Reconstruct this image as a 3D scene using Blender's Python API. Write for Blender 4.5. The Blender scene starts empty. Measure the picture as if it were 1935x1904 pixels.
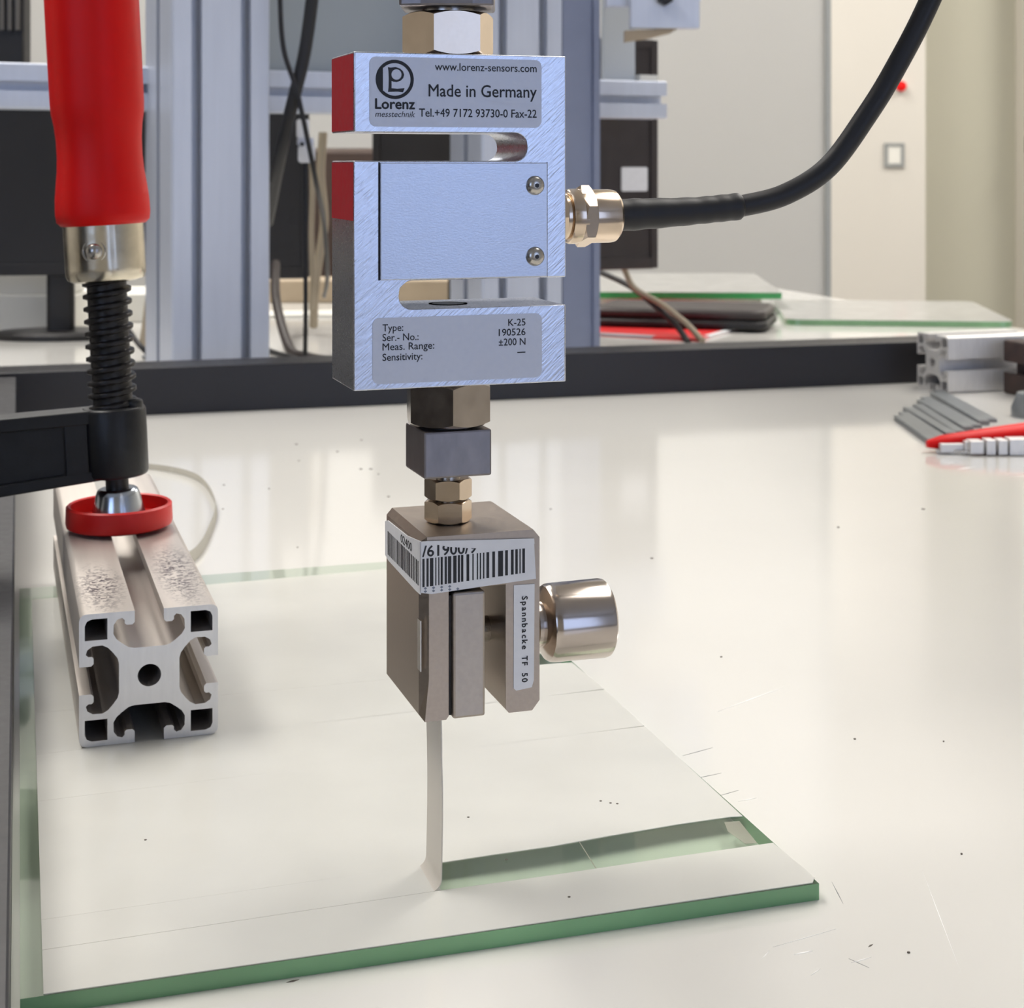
import bpy, bmesh, math, random
from mathutils import Vector, Matrix
random.seed(7)
R = math.radians
SC = bpy.context.scene
COL = SC.collection
MM = 0.001
TABLE = 750.0          # height of the worktop above the floor, mm
BENCH = 17.0           # the bench stands turned by this angle

# ------------------------------------------------------------------ camera, world, light, exposure
cam_d = bpy.data.cameras.new('camera')
cam = bpy.data.objects.new('camera', cam_d)
COL.objects.link(cam)
cam.location = (0, 0, (TABLE + 171) * MM)
cam.rotation_euler = (R(90), 0, 0)
cam_d.sensor_width = 36
cam_d.sensor_fit = 'HORIZONTAL'
cam_d.lens = 36 * 3050 / 1935
cam_d.shift_y = -642 / 1935
cam_d.clip_start = 0.02
cam_d.clip_end = 60
cam_d.dof.use_dof = True
cam_d.dof.focus_distance = 0.385
cam_d.dof.aperture_fstop = 46
SC.camera = cam

def lin(c):
    return tuple(((v / 255) / 12.92 if v / 255 <= 0.04045 else ((v / 255 + 0.055) / 1.055) ** 2.4) for v in c)

world = bpy.data.worlds.new('sky')
SC.world = world
world.use_nodes = True
bg = world.node_tree.nodes['Background']
bg.inputs[0].default_value = (0.55, 0.68, 1.0, 1)
bg.inputs[1].default_value = 1.2

def area(name, loc, rot, sx, sy, energy, col):
    d = bpy.data.lights.new(name, 'AREA')
    d.shape = 'RECTANGLE'
    d.size = sx
    d.size_y = sy
    d.energy = energy
    d.color = col
    o = bpy.data.objects.new(name, d)
    COL.objects.link(o)
    o.location = loc
    o.rotation_euler = rot
    return o
# daylight through the two windows behind the camera, ceiling lamps over the room
area('window_daylight', (2.35, -2.86, 1.35), (R(90), 0, 0), 1.9, 2.0, 8.8, (0.45, 0.59, 1.0))
area('window_daylight', (-1.6, -2.86, 1.55), (R(90), 0, 0), 1.4, 1.5, 8, (0.48, 0.64, 1.0))
LAMPS = ((-1.0, 0.9, 24), (0.9, 1.2, 9), (-0.8, 2.5, 23), (1.3, 2.5, 22), (0.4, 4.9, 34), (2.75, 4.9, 34))
for lx, ly, e in LAMPS:
    area('ceiling_lamp_light', (lx, ly, 2.655), (0, 0, 0), 0.6, 1.4, e, (1.0, 0.972, 0.935))
SC.view_settings.view_transform = 'Standard'
SC.view_settings.look = 'None'
SC.view_settings.exposure = 0.24
SC.view_settings.gamma = 1.0
SC.view_settings.use_curve_mapping = False
SC.cycles.max_bounces = 7
SC.cycles.diffuse_bounces = 4
SC.cycles.use_adaptive_sampling = True
SC.cycles.adaptive_threshold = 0.05
SC.cycles.adaptive_min_samples = 16
SC.cycles.transparent_max_bounces = 16
SC.cycles.caustics_reflective = False
SC.cycles.caustics_refractive = False
SC.cycles.sample_clamp_indirect = 4.0

# ------------------------------------------------------------------ materials
MATS = {}
def mat(name, col, rough=0.5, metal=0.0, var=0.06, scale=60.0, stretch=(1, 1, 1), bump=0.0, bscale=None,
        rvar=0.08, spec=0.5, coat=0.0, rotz=0.0, rot=(0, 0, 0), emit=None, alpha=1.0):
    if name in MATS:
        return MATS[name]
    m = bpy.data.materials.new(name)
    m.use_nodes = True
    nt = m.node_tree
    b = nt.nodes['Principled BSDF']
    tc = nt.nodes.new('ShaderNodeTexCoord')
    mp = nt.nodes.new('ShaderNodeMapping')
    mp.inputs['Scale'].default_value = stretch
    mr0 = nt.nodes.new('ShaderNodeMapping')
    mr0.inputs['Rotation'].default_value = rot
    nt.links.new(tc.outputs['Object'], mr0.inputs['Vector'])
    nt.links.new(mr0.outputs[0], mp.inputs['Vector'])
    nz = nt.nodes.new('ShaderNodeTexNoise')
    nz.inputs['Scale'].default_value = scale
    nz.inputs['Detail'].default_value = 4
    nt.links.new(mp.outputs[0], nz.inputs['Vector'])
    cr = nt.nodes.new('ShaderNodeValToRGB')
    c = lin(col)
    cr.color_ramp.elements[0].position = 0.3
    cr.color_ramp.elements[1].position = 0.7
    cr.color_ramp.elements[0].color = (*[max(0, v * (1 - var)) for v in c], 1)
    cr.color_ramp.elements[1].color = (*[min(1, v * (1 + var)) for v in c], 1)
    nt.links.new(nz.outputs['Fac'], cr.inputs[0])
    nt.links.new(cr.outputs[0], b.inputs['Base Color'])
    mr = nt.nodes.new('ShaderNodeMapRange')
    mr.inputs['To Min'].default_value = max(0.02, rough - rvar)
    mr.inputs['To Max'].default_value = min(1, rough + rvar)
    nt.links.new(nz.outputs['Fac'], mr.inputs['Value'])
    nt.links.new(mr.outputs[0], b.inputs['Roughness'])
    b.inputs['Metallic'].default_value = metal
    b.inputs['Specular IOR Level'].default_value = spec
    b.inputs['Coat Weight'].default_value = coat
    b.inputs['Coat Roughness'].default_value = 0.06
    if bump:
        nb = nz
        if bscale:
            nb = nt.nodes.new('ShaderNodeTexNoise')
            nb.inputs['Scale'].default_value = bscale
            nb.inputs['Detail'].default_value = 3
            nt.links.new(mp.outputs[0], nb.inputs['Vector'])
        bp = nt.nodes.new('ShaderNodeBump')
        bp.inputs['Strength'].default_value = bump
        bp.inputs['Distance'].default_value = 0.0002
        nt.links.new(nb.outputs['Fac'], bp.inputs['Height'])
        nt.links.new(bp.outputs[0], b.inputs['Normal'])
    if emit:
        b.inputs['Emission Color'].default_value = (*emit[0], 1)
        b.inputs['Emission Strength'].default_value = emit[1]
    MATS[name] = m
    return m

def glass_mat(name, tint, rough=0.03, gloss=1.0):
    m = bpy.data.materials.new(name)
    m.use_nodes = True
    nt = m.node_tree
    for n in list(nt.nodes):
        nt.nodes.remove(n)
    out = nt.nodes.new('ShaderNodeOutputMaterial')
    tr = nt.nodes.new('ShaderNodeBsdfTransparent')
    tr.inputs[0].default_value = (*tint, 1)
    gl = nt.nodes.new('ShaderNodeBsdfGlossy')
    gl.inputs['Roughness'].default_value = rough
    nz = nt.nodes.new('ShaderNodeTexNoise')
    nz.inputs['Scale'].default_value = 30
    fr = nt.nodes.new('ShaderNodeFresnel')
    fr.inputs[0].default_value = 1.5
    mu = nt.nodes.new('ShaderNodeMath')
    mu.operation = 'MULTIPLY'
    mu.inputs[1].default_value = gloss
    nt.links.new(fr.outputs[0], mu.inputs[0])
    mr = nt.nodes.new('ShaderNodeMapRange')
    mr.inputs['To Min'].default_value = rough * 0.6
    mr.inputs['To Max'].default_value = rough * 1.6
    nt.links.new(nz.outputs[0], mr.inputs[0])
    nt.links.new(mr.outputs[0], gl.inputs['Roughness'])
    ge = nt.nodes.new('ShaderNodeNewGeometry')
    iv = nt.nodes.new('ShaderNodeMath')
    iv.operation = 'SUBTRACT'
    iv.inputs[0].default_value = 1.0
    nt.links.new(ge.outputs['Backfacing'], iv.inputs[1])
    m2 = nt.nodes.new('ShaderNodeMath')
    m2.operation = 'MULTIPLY'
    nt.links.new(mu.outputs[0], m2.inputs[0])
    nt.links.new(iv.outputs[0], m2.inputs[1])
    mx = nt.nodes.new('ShaderNodeMixShader')
    nt.links.new(m2.outputs[0], mx.inputs[0])
    nt.links.new(tr.outputs[0], mx.inputs[1])
    nt.links.new(gl.outputs[0], mx.inputs[2])
    nt.links.new(mx.outputs[0], out.inputs[0])
    MATS[name] = m
    return m

def translucent_mat(name, col, amount=0.45, rough=0.35, clear=0.0):
    m = mat(name, col, rough, 0, 0.03, 40)
    nt = m.node_tree
    out = [n for n in nt.nodes if n.type == 'OUTPUT_MATERIAL'][0]
    b = nt.nodes['Principled BSDF']
    t = nt.nodes.new('ShaderNodeBsdfTranslucent')
    t.inputs[0].default_value = (*lin(col), 1)
    mx = nt.nodes.new('ShaderNodeMixShader')
    mx.inputs[0].default_value = amount
    nt.links.new(b.outputs[0], mx.inputs[1])
    nt.links.new(t.outputs[0], mx.inputs[2])
    last = mx
    if clear:
        tr = nt.nodes.new('ShaderNodeBsdfTransparent')
        m2 = nt.nodes.new('ShaderNodeMixShader')
        m2.inputs[0].default_value = clear
        nt.links.new(mx.outputs[0], m2.inputs[1])
        nt.links.new(tr.outputs[0], m2.inputs[2])
        last = m2
    nt.links.new(last.outputs[0], out.inputs[0])
    return m

M_TABLE = mat('white_laminate', (217, 215, 210), 0.10, 0, 0.02, 7, bump=0.02, bscale=120, rvar=0.03)
M_FILM = translucent_mat('white_film', (240, 239, 234), 0.36, 0.14)
M_STRIP = translucent_mat('peeled_film', (226, 221, 213), 0.35)
M_CURL = translucent_mat('clear_film', (196, 192, 180), 0.4, 0.25, 0.35)
M_GLASS = glass_mat('green_glass', (0.915, 0.965, 0.915))
M_PANE = glass_mat('window_glass', (0.97, 0.98, 0.98))
M_GEDGE = mat('green_glass_edge', (118, 158, 118), 0.12, 0, 0.22, 16, stretch=(1, 1, 0.3), rvar=0.05, coat=0.3)
M_GEDGE2 = mat('deep_green_glass_edge', (62, 150, 88), 0.15, 0, 0.15, 20, rvar=0.05, coat=0.3)
M_ALU = mat('milled_aluminium', (204, 207, 216), 0.30, 1.0, 0.10, 2600, stretch=(1, 1, 0.10), bump=0.4, bscale=2400, rot=(0, R(-48), 0), rvar=0.12)
M_ALU2 = mat('rolled_aluminium_plate', (192, 196, 206), 0.34, 1.0, 0.06, 3000, stretch=(0.5, 1, 1), bump=0.14)
M_EXTR = mat('anodised_extrusion', (214, 208, 202), 0.38, 0.75, 0.05, 300, stretch=(1, 0.06, 1))
M_POST = mat('anodised_frame', (206, 212, 226), 0.45, 0.35, 0.03, 200, stretch=(1, 1, 0.05))
M_SAWN = mat('sawn_aluminium_end', (226, 224, 222), 0.45, 0.6, 0.05, 400, stretch=(1, 1, 0.2), bump=0.1)
M_NICKEL = mat('nickel_plated_steel', (205, 188, 168), 0.2, 1.0, 0.06, 200, bump=0.05, bscale=600)
M_BRASS = mat('nickel_plated_brass', (214, 196, 176), 0.2, 1.0, 0.04, 120)
M_STEEL = mat('bright_steel', (190, 186, 180), 0.25, 1.0, 0.06, 300, bump=0.08, bscale=700)
M_GRIP = mat('bead_blasted_nickel', (172, 159, 146), 0.40, 1.0, 0.05, 900, bump=0.12)
M_GRIPD = mat('raw_steel_block', (140, 136, 138), 0.42, 1.0, 0.12, 260, stretch=(1, 1, 0.5), bump=0.15)
M_JAW = mat('ground_steel_jaw', (172, 163, 154), 0.38, 1.0, 0.05, 700, bump=0.1)
M_RED = mat('red_plastic', (228, 12, 12), 0.42, 0, 0.06, 30, bump=0.03, bscale=400, spec=0.25)
M_REDC = mat('red_rubber_cap', (214, 22, 18), 0.42, 0, 0.08, 60)
M_REDT = mat('red_tape', (168, 30, 40), 0.45, 0, 0.08, 500)
M_BLACKM = mat('black_oxide_steel', (46, 44, 44), 0.38, 0.5, 0.25, 180, bump=0.15)
M_CAST = mat('black_cast_iron', (26, 27, 30), 0.42, 0.2, 0.2, 160, bump=0.35, bscale=500)
M_RAIL = mat('black_anodised_rail', (32, 31, 35), 0.45, 0.1, 0.1, 300)
M_RUBBER = mat('black_cable_jacket', (26, 25, 28), 0.5, 0, 0.12, 400, bump=0.1)
M_DARK = mat('black_monitor_plastic', (26, 24, 25), 0.5, 0, 0.12, 40)
M_DARK2 = mat('dark_brown_plastic', (52, 45, 43), 0.5, 0, 0.12, 40)
M_LABEL = mat('silver_label', (200, 202, 210), 0.45, 0.45, 0.02, 700)
M_INK = mat('black_print', (20, 20, 26), 0.5, 0, 0.1, 300)
M_WLAB = mat('white_paper_label', (226, 226, 228), 0.5, 0, 0.03, 200)
M_WALL = mat('painted_wall', (214, 209, 200), 0.7, 0, 0.01, 3)
M_WALL2 = mat('painted_partition', (192, 190, 185), 0.6, 0, 0.01, 3)
M_WALL3 = mat('door_paint', (186, 183, 166), 0.55, 0, 0.01, 3)
M_REFL_DARK = mat('dark_grey_lacquer', (58, 54, 52), 0.5, 0, 0.05, 8)
M_RIB = mat('grey_plastic_rib', (92, 88, 84), 0.5, 0, 0.05, 30)
M_FLOOR = mat('grey_floor', (150, 148, 144), 0.5, 0, 0.06, 5)
M_CEIL = mat('white_ceiling', (235, 232, 226), 0.8, 0, 0.01, 3)
M_LEG = mat('painted_steel_leg', (120, 122, 126), 0.4, 0.3, 0.05, 30)
M_PANEL = mat('grey_acrylic_panel', (164, 172, 178), 0.22, 0, 0.02, 6)
M_PANEL2 = mat('pale_acrylic_panel', (190, 196, 202), 0.25, 0, 0.02, 6)
M_DUCT = mat('blue_grey_duct', (128, 136, 160), 0.5, 0, 0.03, 40)
M_WHITE = mat('white_cardboard', (228, 226, 218), 0.55, 0, 0.03, 12)
M_BEIGE = mat('beige_cardboard', (168, 152, 130), 0.7, 0, 0.06, 20)
M_BCAB = mat('beige_cable_jacket', (150, 138, 118), 0.5, 0, 0.05, 60)
M_CHAIR = mat('brown_upholstery', (74, 58, 50), 0.5, 0, 0.12, 20, bump=0.2, bscale=60)
M_GREYS = mat('grey_plastic_strip', (128, 132, 134), 0.35, 0.2, 0.15, 80)
M_REDP = mat('red_folder_card', (214, 34, 36), 0.45, 0, 0.06, 15)
M_GREYP = mat('grey_folder_print', (168, 164, 170), 0.45, 0, 0.04, 15)
M_SCRATCH_GLINT = mat('pale_scratch_and_glint', (246, 246, 244), 0.3, 0, 0.02, 90)
M_DIRT = mat('dark_dirt', (92, 84, 76), 0.8, 0, 0.2, 200)
M_LAMP = mat('lamp_diffuser', (250, 246, 236), 0.6, 0, 0.01, 3, emit=((1, 0.95, 0.87), 3.0))
M_SWITCH = mat('grey_switch_plastic', (150, 152, 150), 0.4, 0, 0.02, 20)

# the clamped profile carries dark smears on its top face
def smear_mat():
    m = mat('smeared_extrusion', (214, 206, 198), 0.42, 0.7, 0.05, 300, stretch=(1, 0.06, 1))
    nt = m.node_tree
    b = nt.nodes['Principled BSDF']
    src = b.inputs['Base Color'].links[0].from_socket
    tc = nt.nodes.new('ShaderNodeTexCoord')
    sep = nt.nodes.new('ShaderNodeSeparateXYZ')
    nt.links.new(tc.outputs['Object'], sep.inputs[0])
    def blob(cx, cy, rx, ry):
        v = nt.nodes.new('ShaderNodeVectorMath'); v.operation = 'SUBTRACT'
        v.inputs[1].default_value = (cx, cy, 0.038)
        nt.links.new(tc.outputs['Object'], v.inputs[0])
        s = nt.nodes.new('ShaderNodeVectorMath'); s.operation = 'MULTIPLY'
        s.inputs[1].default_value = (1 / rx, 1 / ry, 1 / 0.004)
        nt.links.new(v.outputs[0], s.inputs[0])
        l = nt.nodes.new('ShaderNodeVectorMath'); l.operation = 'LENGTH'
        nt.links.new(s.outputs[0], l.inputs[0])
        r = nt.nodes.new('ShaderNodeMapRange')
        r.inputs['From Min'].default_value = 1.0
        r.inputs['From Max'].default_value = 0.35
        nt.links.new(l.outputs['Value'], r.inputs[0])
        return r.outputs[0]
    a1 = blob(-0.0120, 0.030, 0.0085, 0.034)
    a2 = blob(0.0125, 0.040, 0.0085, 0.044)
    ad = nt.nodes.new('ShaderNodeMath'); ad.operation = 'ADD'; ad.use_clamp = True
    nt.links.new(a1, ad.inputs[0]); nt.links.new(a2, ad.inputs[1])
    nz = nt.nodes.new('ShaderNodeTexNoise')
    nz.inputs['Scale'].default_value = 330
    nz.inputs['Detail'].default_value = 6
    nz.inputs['Distortion'].default_value = 2.5
    nt.links.new(tc.outputs['Object'], nz.inputs['Vector'])
    th = nt.nodes.new('ShaderNodeMapRange')
    th.inputs['From Min'].default_value = 0.47
    th.inputs['From Max'].default_value = 0.58
    nt.links.new(nz.outputs[0], th.inputs[0])
    mu = nt.nodes.new('ShaderNodeMath'); mu.operation = 'MULTIPLY'
    nt.links.new(ad.outputs[0], mu.inputs[0]); nt.links.new(th.outputs[0], mu.inputs[1])
    mx = nt.nodes.new('ShaderNodeMix'); mx.data_type = 'RGBA'
    mx.inputs['B'].default_value = (*lin((66, 52, 60)), 1)
    nt.links.new(mu.outputs[0], mx.inputs['Factor'])
    nt.links.new(src, mx.inputs['A'])
    mt = nt.nodes.new('ShaderNodeMapRange')
    mt.inputs['To Min'].default_value = 0.7
    mt.inputs['To Max'].default_value = 0.05
    nt.links.new(mu.outputs[0], mt.inputs[0])
    nt.links.new(mt.outputs[0], b.inputs['Metallic'])
    nt.links.new(mx.outputs['Result'], b.inputs['Base Color'])
    return m
M_SMEAR = smear_mat()

# ------------------------------------------------------------------ mesh helpers, all in millimetres
class MB:
    def __init__(s):
        s.v = []
        s.f = []
        s.mi = []
        s.cur = 0
    def add(s, vs, fs):
        o = len(s.v)
        s.v += [tuple(v) for v in vs]
        for f in fs:
            s.f.append([o + i for i in f])
            s.mi.append(s.cur)
        return s
    def box(s, x0, x1, y0, y1, z0, z1):
        v = [(x, y, z) for z in (z0, z1) for y in (y0, y1) for x in (x0, x1)]
        return s.add(v, [(0, 2, 3, 1), (4, 5, 7, 6), (0, 1, 5, 4), (2, 6, 7, 3), (0, 4, 6, 2), (1, 3, 7, 5)])
    def prism(s, poly, h0, h1, axis='z'):
        # poly is counter-clockwise seen from +axis
        n = len(poly)
        def P(a, b, h):
            return {'z': (a, b, h), 'y': (a, h, b), 'x': (h, a, b)}[axis]
        v = [P(a, b, h0) for a, b in poly] + [P(a, b, h1) for a, b in poly]
        f = [list(range(n))[::-1], list(range(n, 2 * n))]
        f += [(i, (i + 1) % n, n + (i + 1) % n, n + i) for i in range(n)]
        if axis == 'y':
            f = [list(q)[::-1] for q in f]
        return s.add(v, f)
    def rings(s, rings, cap0=True, cap1=True, closed=False):
        n = len(rings[0])
        v = [p for r in rings for p in r]
        f = []
        m = len(rings)
        for k in range(m if closed else m - 1):
            k2 = (k + 1) % m
            for i in range(n):
                j = (i + 1) % n
                f.append((k * n + i, k * n + j, k2 * n + j, k2 * n + i))
        if not closed:
            if cap0:
                f.append(list(range(n))[::-1])
            if cap1:
                f.append(list(range((m - 1) * n, m * n)))
        return s.add(v, f)
    def lathe(s, prof, n=32, axis='z', c=(0, 0, 0), mod=None):
        rs = []
        for r, h in prof:
            ring = []
            for i in range(n):
                t = 2 * math.pi * i / n
                rr = max(r, 0.001) * (mod(t, h) if mod else 1)
                a, b = rr * math.cos(t), rr * math.sin(t)
                p = {'z': (a, b, h), 'x': (h, a, b), 'y': (b, h, a)}[axis]
                ring.append((p[0] + c[0], p[1] + c[1], p[2] + c[2]))
            rs.append(ring)
        return s.rings(rs)
    def tube(s, pts, rad, n=12):
        pts = [Vector(p) for p in pts]
        m = len(pts)
        rads = rad if isinstance(rad, (list, tuple)) else [rad] * m
        up = None
        rs = []
        for k in range(m):
            t = (pts[min(k + 1, m - 1)] - pts[max(k - 1, 0)]).normalized()
            if up is None:
                up = Vector((0, 0, 1)) if abs(t.z) < 0.9 else Vector((1, 0, 0))
            x = up.cross(t).normalized()
            y = t.cross(x).normalized()
            up = y
            rs.append([tuple(pts[k] + rads[k] * (math.cos(2 * math.pi * i / n) * x + math.sin(2 * math.pi * i / n) * y)) for i in range(n)])
        return s.rings(rs)
    def hexnut(s, af, z0, z1, ang, bore=None, cham=(True, True), axis='z', c=(0, 0, 0)):
        # ang: direction (deg) of one flat's normal; curved chamfer arcs on the flats
        n = 72
        ap = af / 2
        k = math.tan(R(30))
        def rh(t):
            q = (t - R(ang) + R(30)) % R(60) - R(30)
            return ap / math.cos(q)
        ts = [R(ang) + 2 * math.pi * i / n for i in range(n)]
        ri = ap * 0.97
        spec = []
        spec.append([(ri, z0) for t in ts])
        spec.append([(rh(t), z0 + (max(0, rh(t) - ri) * k if cham[0] else 0)) for t in ts])
        spec.append([(rh(t), z1 - (max(0, rh(t) - ri) * k if cham[1] else 0)) for t in ts])
        spec.append([(ri, z1) for t in ts])
        rs = []
        for row in spec:
            ring = []
            for (r, h), t in zip(row, ts):
                a, b = r * math.cos(t), r * math.sin(t)
                p = {'z': (a, b, h), 'x': (h, a, b)}[axis]
                ring.append((p[0] + c[0], p[1] + c[1], p[2] + c[2]))
            rs.append(ring)
        return s.rings(rs)
    def xf(s, M):
        s.v = [tuple(M @ Vector(p)) for p in s.v]
        return s

def tag(o, label=None, cat=None, group=None, kind=None):
    if label: o['label'] = label
    if cat: o['category'] = cat
    if group: o['group'] = group
    if kind: o['kind'] = kind
    return o

def finish(name, me, mats, parent=None, smooth=35, bevel=0.0, seg=2):
    for m in (mats if isinstance(mats, (list, tuple)) else [mats]):
        me.materials.append(m)
    o = bpy.data.objects.new(name, me)
    COL.objects.link(o)
    if parent:
        o.parent = parent
    if smooth:
        for p in me.polygons:
            p.use_smooth = True
        me.set_sharp_from_angle(angle=R(smooth))
    if bevel:
        bv = o.modifiers.new('bevel', 'BEVEL')
        bv.width = bevel * MM
        bv.segments = seg
        bv.limit_method = 'ANGLE'
        bv.angle_limit = R(40)
        bv.harden_normals = False
    return o

def obj(name, mb, mats, parent=None, smooth=35, bevel=0.0, seg=2):
    me = bpy.data.meshes.new(name)
    me.from_pydata([(x * MM, y * MM, z * MM) for x, y, z in mb.v], [], mb.f)
    me.update()
    bm = bmesh.new()
    bm.from_mesh(me)
    bmesh.ops.recalc_face_normals(bm, faces=bm.faces)
    bm.to_mesh(me)
    bm.free()
    if any(mb.mi):
        for p, i in zip(me.polygons, mb.mi):
            p.material_index = i
    return finish(name, me, mats, parent, smooth, bevel, seg)

def thing(name, loc, rz, label, cat, group=None, tilt=0):
    o = bpy.data.objects.new(name, None)
    o.empty_display_size = 0.02
    COL.objects.link(o)
    o.location = (loc[0] * MM, loc[1] * MM, (loc[2] + TABLE) * MM)
    o.rotation_euler = (0, R(tilt), R(rz))
    return tag(o, label, cat, group)

def solo(name, mb, mats, loc, rz, label, cat, group=None, smooth=35, bevel=0.0):
    o = obj(name, mb, mats, None, smooth, bevel)
    o.location = (loc[0] * MM, loc[1] * MM, (loc[2] + TABLE) * MM)
    o.rotation_euler = (0, 0, R(rz))
    return tag(o, label, cat, group)

def bench(a, b, ang=BENCH):
    c, s = math.cos(R(ang)), math.sin(R(ang))
    return (a * c - b * s, a * s + b * c)

def spline(pts, n=8):
    P = [Vector(p) for p in pts]
    P = [P[0] * 2 - P[1]] + P + [P[-1] * 2 - P[-2]]
    out = []
    for i in range(1, len(P) - 2):
        for k in range(n):
            t = k / n
            out.append(0.5 * ((2 * P[i]) + (P[i + 1] - P[i - 1]) * t + (2 * P[i - 1] - 5 * P[i] + 4 * P[i + 1] - P[i + 2]) * t * t
                              + (3 * P[i] - P[i - 1] - 3 * P[i + 1] + P[i + 2]) * t ** 3))
    out.append(P[-2])
    return [tuple(p) for p in out]

def curve_to_mesh(cu):
    o = bpy.data.objects.new('tmp', cu)
    COL.objects.link(o)
    dg = bpy.context.evaluated_depsgraph_get()
    me = bpy.data.meshes.new_from_object(o.evaluated_get(dg))
    bpy.data.objects.remove(o)
    return me

def section(outlines, length, M, name, mats, parent, smooth=30, cap=False):
    """flat outline with holes, extruded; M maps (x, y, along) mm to local mm"""
    cu = bpy.data.curves.new(name, 'CURVE')
    cu.dimensions = '2D'
    cu.fill_mode = 'BOTH'
    cu.extrude = length / 2
    for pl in outlines:
        sp = cu.splines.new('POLY')
        sp.points.add(len(pl) - 1)
        for p, q in zip(sp.points, pl):
            p.co = (q[0], q[1], 0, 1)
        sp.use_cyclic_u = True
    me = curve_to_mesh(cu)
    me.transform(Matrix.Scale(MM, 4) @ M @ Matrix.Translation((0, 0, length / 2)))
    bm = bmesh.new()
    bm.from_mesh(me)
    bmesh.ops.remove_doubles(bm, verts=bm.verts, dist=1e-6)
    bmesh.ops.recalc_face_normals(bm, faces=bm.faces)
    bm.to_mesh(me)
    bm.free()
    me.materials.clear()
    if cap:
        ax_ = (M.to_3x3() @ Vector((0, 0, 1))).normalized()
        for p_ in me.polygons:
            p_.material_index = 1 if abs(p_.normal.dot(ax_)) > 0.95 else 0
    return finish(name, me, mats, parent, smooth)

def text_mesh(txt, x0, x1, z, height, M, name, parent, material, bold=0.009, shear=0.0, mono=False):
    """lettering from x0 to x1 on baseline z, cap height given; M maps (x, z, out) mm to local mm"""
    parts = [(txt, None)] if not mono else [(ch, i) for i, ch in enumerate(txt) if ch != ' ']
    vs, fs = [], []
    for tx, idx in parts:
        cu = bpy.data.curves.new('txt', 'FONT')
        cu.body = tx
        cu.size = 1.0
        cu.shear = shear
        cu.resolution_u = 3
        me = curve_to_mesh(cu)
        xs = [v.co.x for v in me.vertices]
        if not xs:
            continue
        k = height / 0.69
        if idx is None:
            sx = (x1 - x0) / (max(xs) - min(xs))
            f = lambda c: ((c.x - min(xs)) * sx + x0, c.y * k + z)
        else:
            pitch = (x1 - x0) / len(txt)
            w = max(xs) - min(xs)
            sx = min(k, pitch * 0.78 / w)
            f = lambda c: (x0 + pitch * (idx + 0.5) + (c.x - (min(xs) + max(xs)) / 2) * sx, c.y * k + z)
        bo_ = bold * k
        for n_, (ox, oy) in enumerate(((0, 0), (bo_, 0), (-bo_, 0), (0, bo_), (0, -bo_)) if bold else ((0, 0),)):
            o = len(vs)
            for v in me.vertices:
                a, b = f(v.co)
                vs.append(tuple(M @ Vector((a + ox, b + oy, 0.004 * n_))))
            for p in me.polygons:
                fs.append([o + i for i in p.vertices])
        bpy.data.meshes.remove(me)
    me = bpy.data.meshes.new(name)
    me.from_pydata([(x * MM, y * MM, z_ * MM) for x, y, z_ in vs], [], fs)
    me.update()
    return finish(name, me, material, parent, 0)

def rrect(x0, x1, y0, y1, r, n=5):
    out = []
    for cx, cy, a0 in ((x1 - r, y0 + r, -90), (x1 - r, y1 - r, 0), (x0 + r, y1 - r, 90), (x0 + r, y0 + r, 180)):
        for i in range(n + 1):
            t = R(a0 + 90 * i / n)
            out.append((cx + r * math.cos(t), cy + r * math.sin(t)))
    return out

# ------------------------------------------------------------------ the room
def wallbox(name, x0, x1, y0, y1, z0, z1, m, parent=None, bevel=0):
    o = obj(name, MB().box(x0, x1, y0, y1, z0, z1), m, parent, 0, bevel)
    if not parent:
        tag(o, kind='structure')
    return o
wallbox('floor', -3600, 3600, -3000, 6700, -60, 0, M_FLOOR)
wallbox('ceiling', -3600, 3600, -3000, 6700, 2700, 2760, M_CEIL)
wallbox('wall_left', -3660, -3600, -3000, 6700, 0, 2700, M_WALL)
wallbox('wall_right', 3600, 3660, -3000, 6700, 0, 2700, M_WALL)
wallbox('wall_back', -3600, 1563, 6100, 6700, 0, 2700, M_WALL)
wallbox('wall_niche', 1563, 1980, 6350, 6700, 0, 2700, M_WALL3)
wallbox('wall_back_right', 1980, 3600, 6200, 6700, 0, 2700, M_WALL)
wallbox('wall_partition', -2600, 678, 3500, 3590, 0, 2500, M_WALL2)
trim = wallbox('trim_1', 678, 690, 3490, 3600, 0, 2500, M_SWITCH)
# window wall behind the camera: two openings
fw = MB()
for x0, x1, z0, z1 in ((-3600, -2350, 0, 2700), (-850, 1350, 0, 2700), (3350, 3600, 0, 2700), (-2350, -850, 0, 760), (-2350, -850, 2340, 2700),
                       (1350, 3350, 0, 320), (1350, 3350, 2390, 2700)):
    fw.box(x0, x1, -3000, -2900, z0, z1)
tag(obj('wall_front', fw, M_WALL, None, 0), kind='structure')
for n, (x0, x1, z0, z1) in enumerate(((-2350, -850, 760, 2340), (1350, 3350, 320, 2390))):
    fr = MB()
    for q in ((x0, x0 + 50, z0, z1), (x1 - 50, x1, z0, z1), (x0, x1, z0, z0 + 50), (x0, x1, z1 - 50, z1)):
        fr.box(q[0], q[1], -2980, -2915, q[2], q[3])
    w = tag(obj('window_%d' % (n + 1), fr, M_WHITE, None, 0), kind='structure')
    obj('window_pane', MB().box(x0 + 45, x1 - 45, -2960, -2952, z0 + 45, z1 - 45), M_PANE, w, 0)
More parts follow.
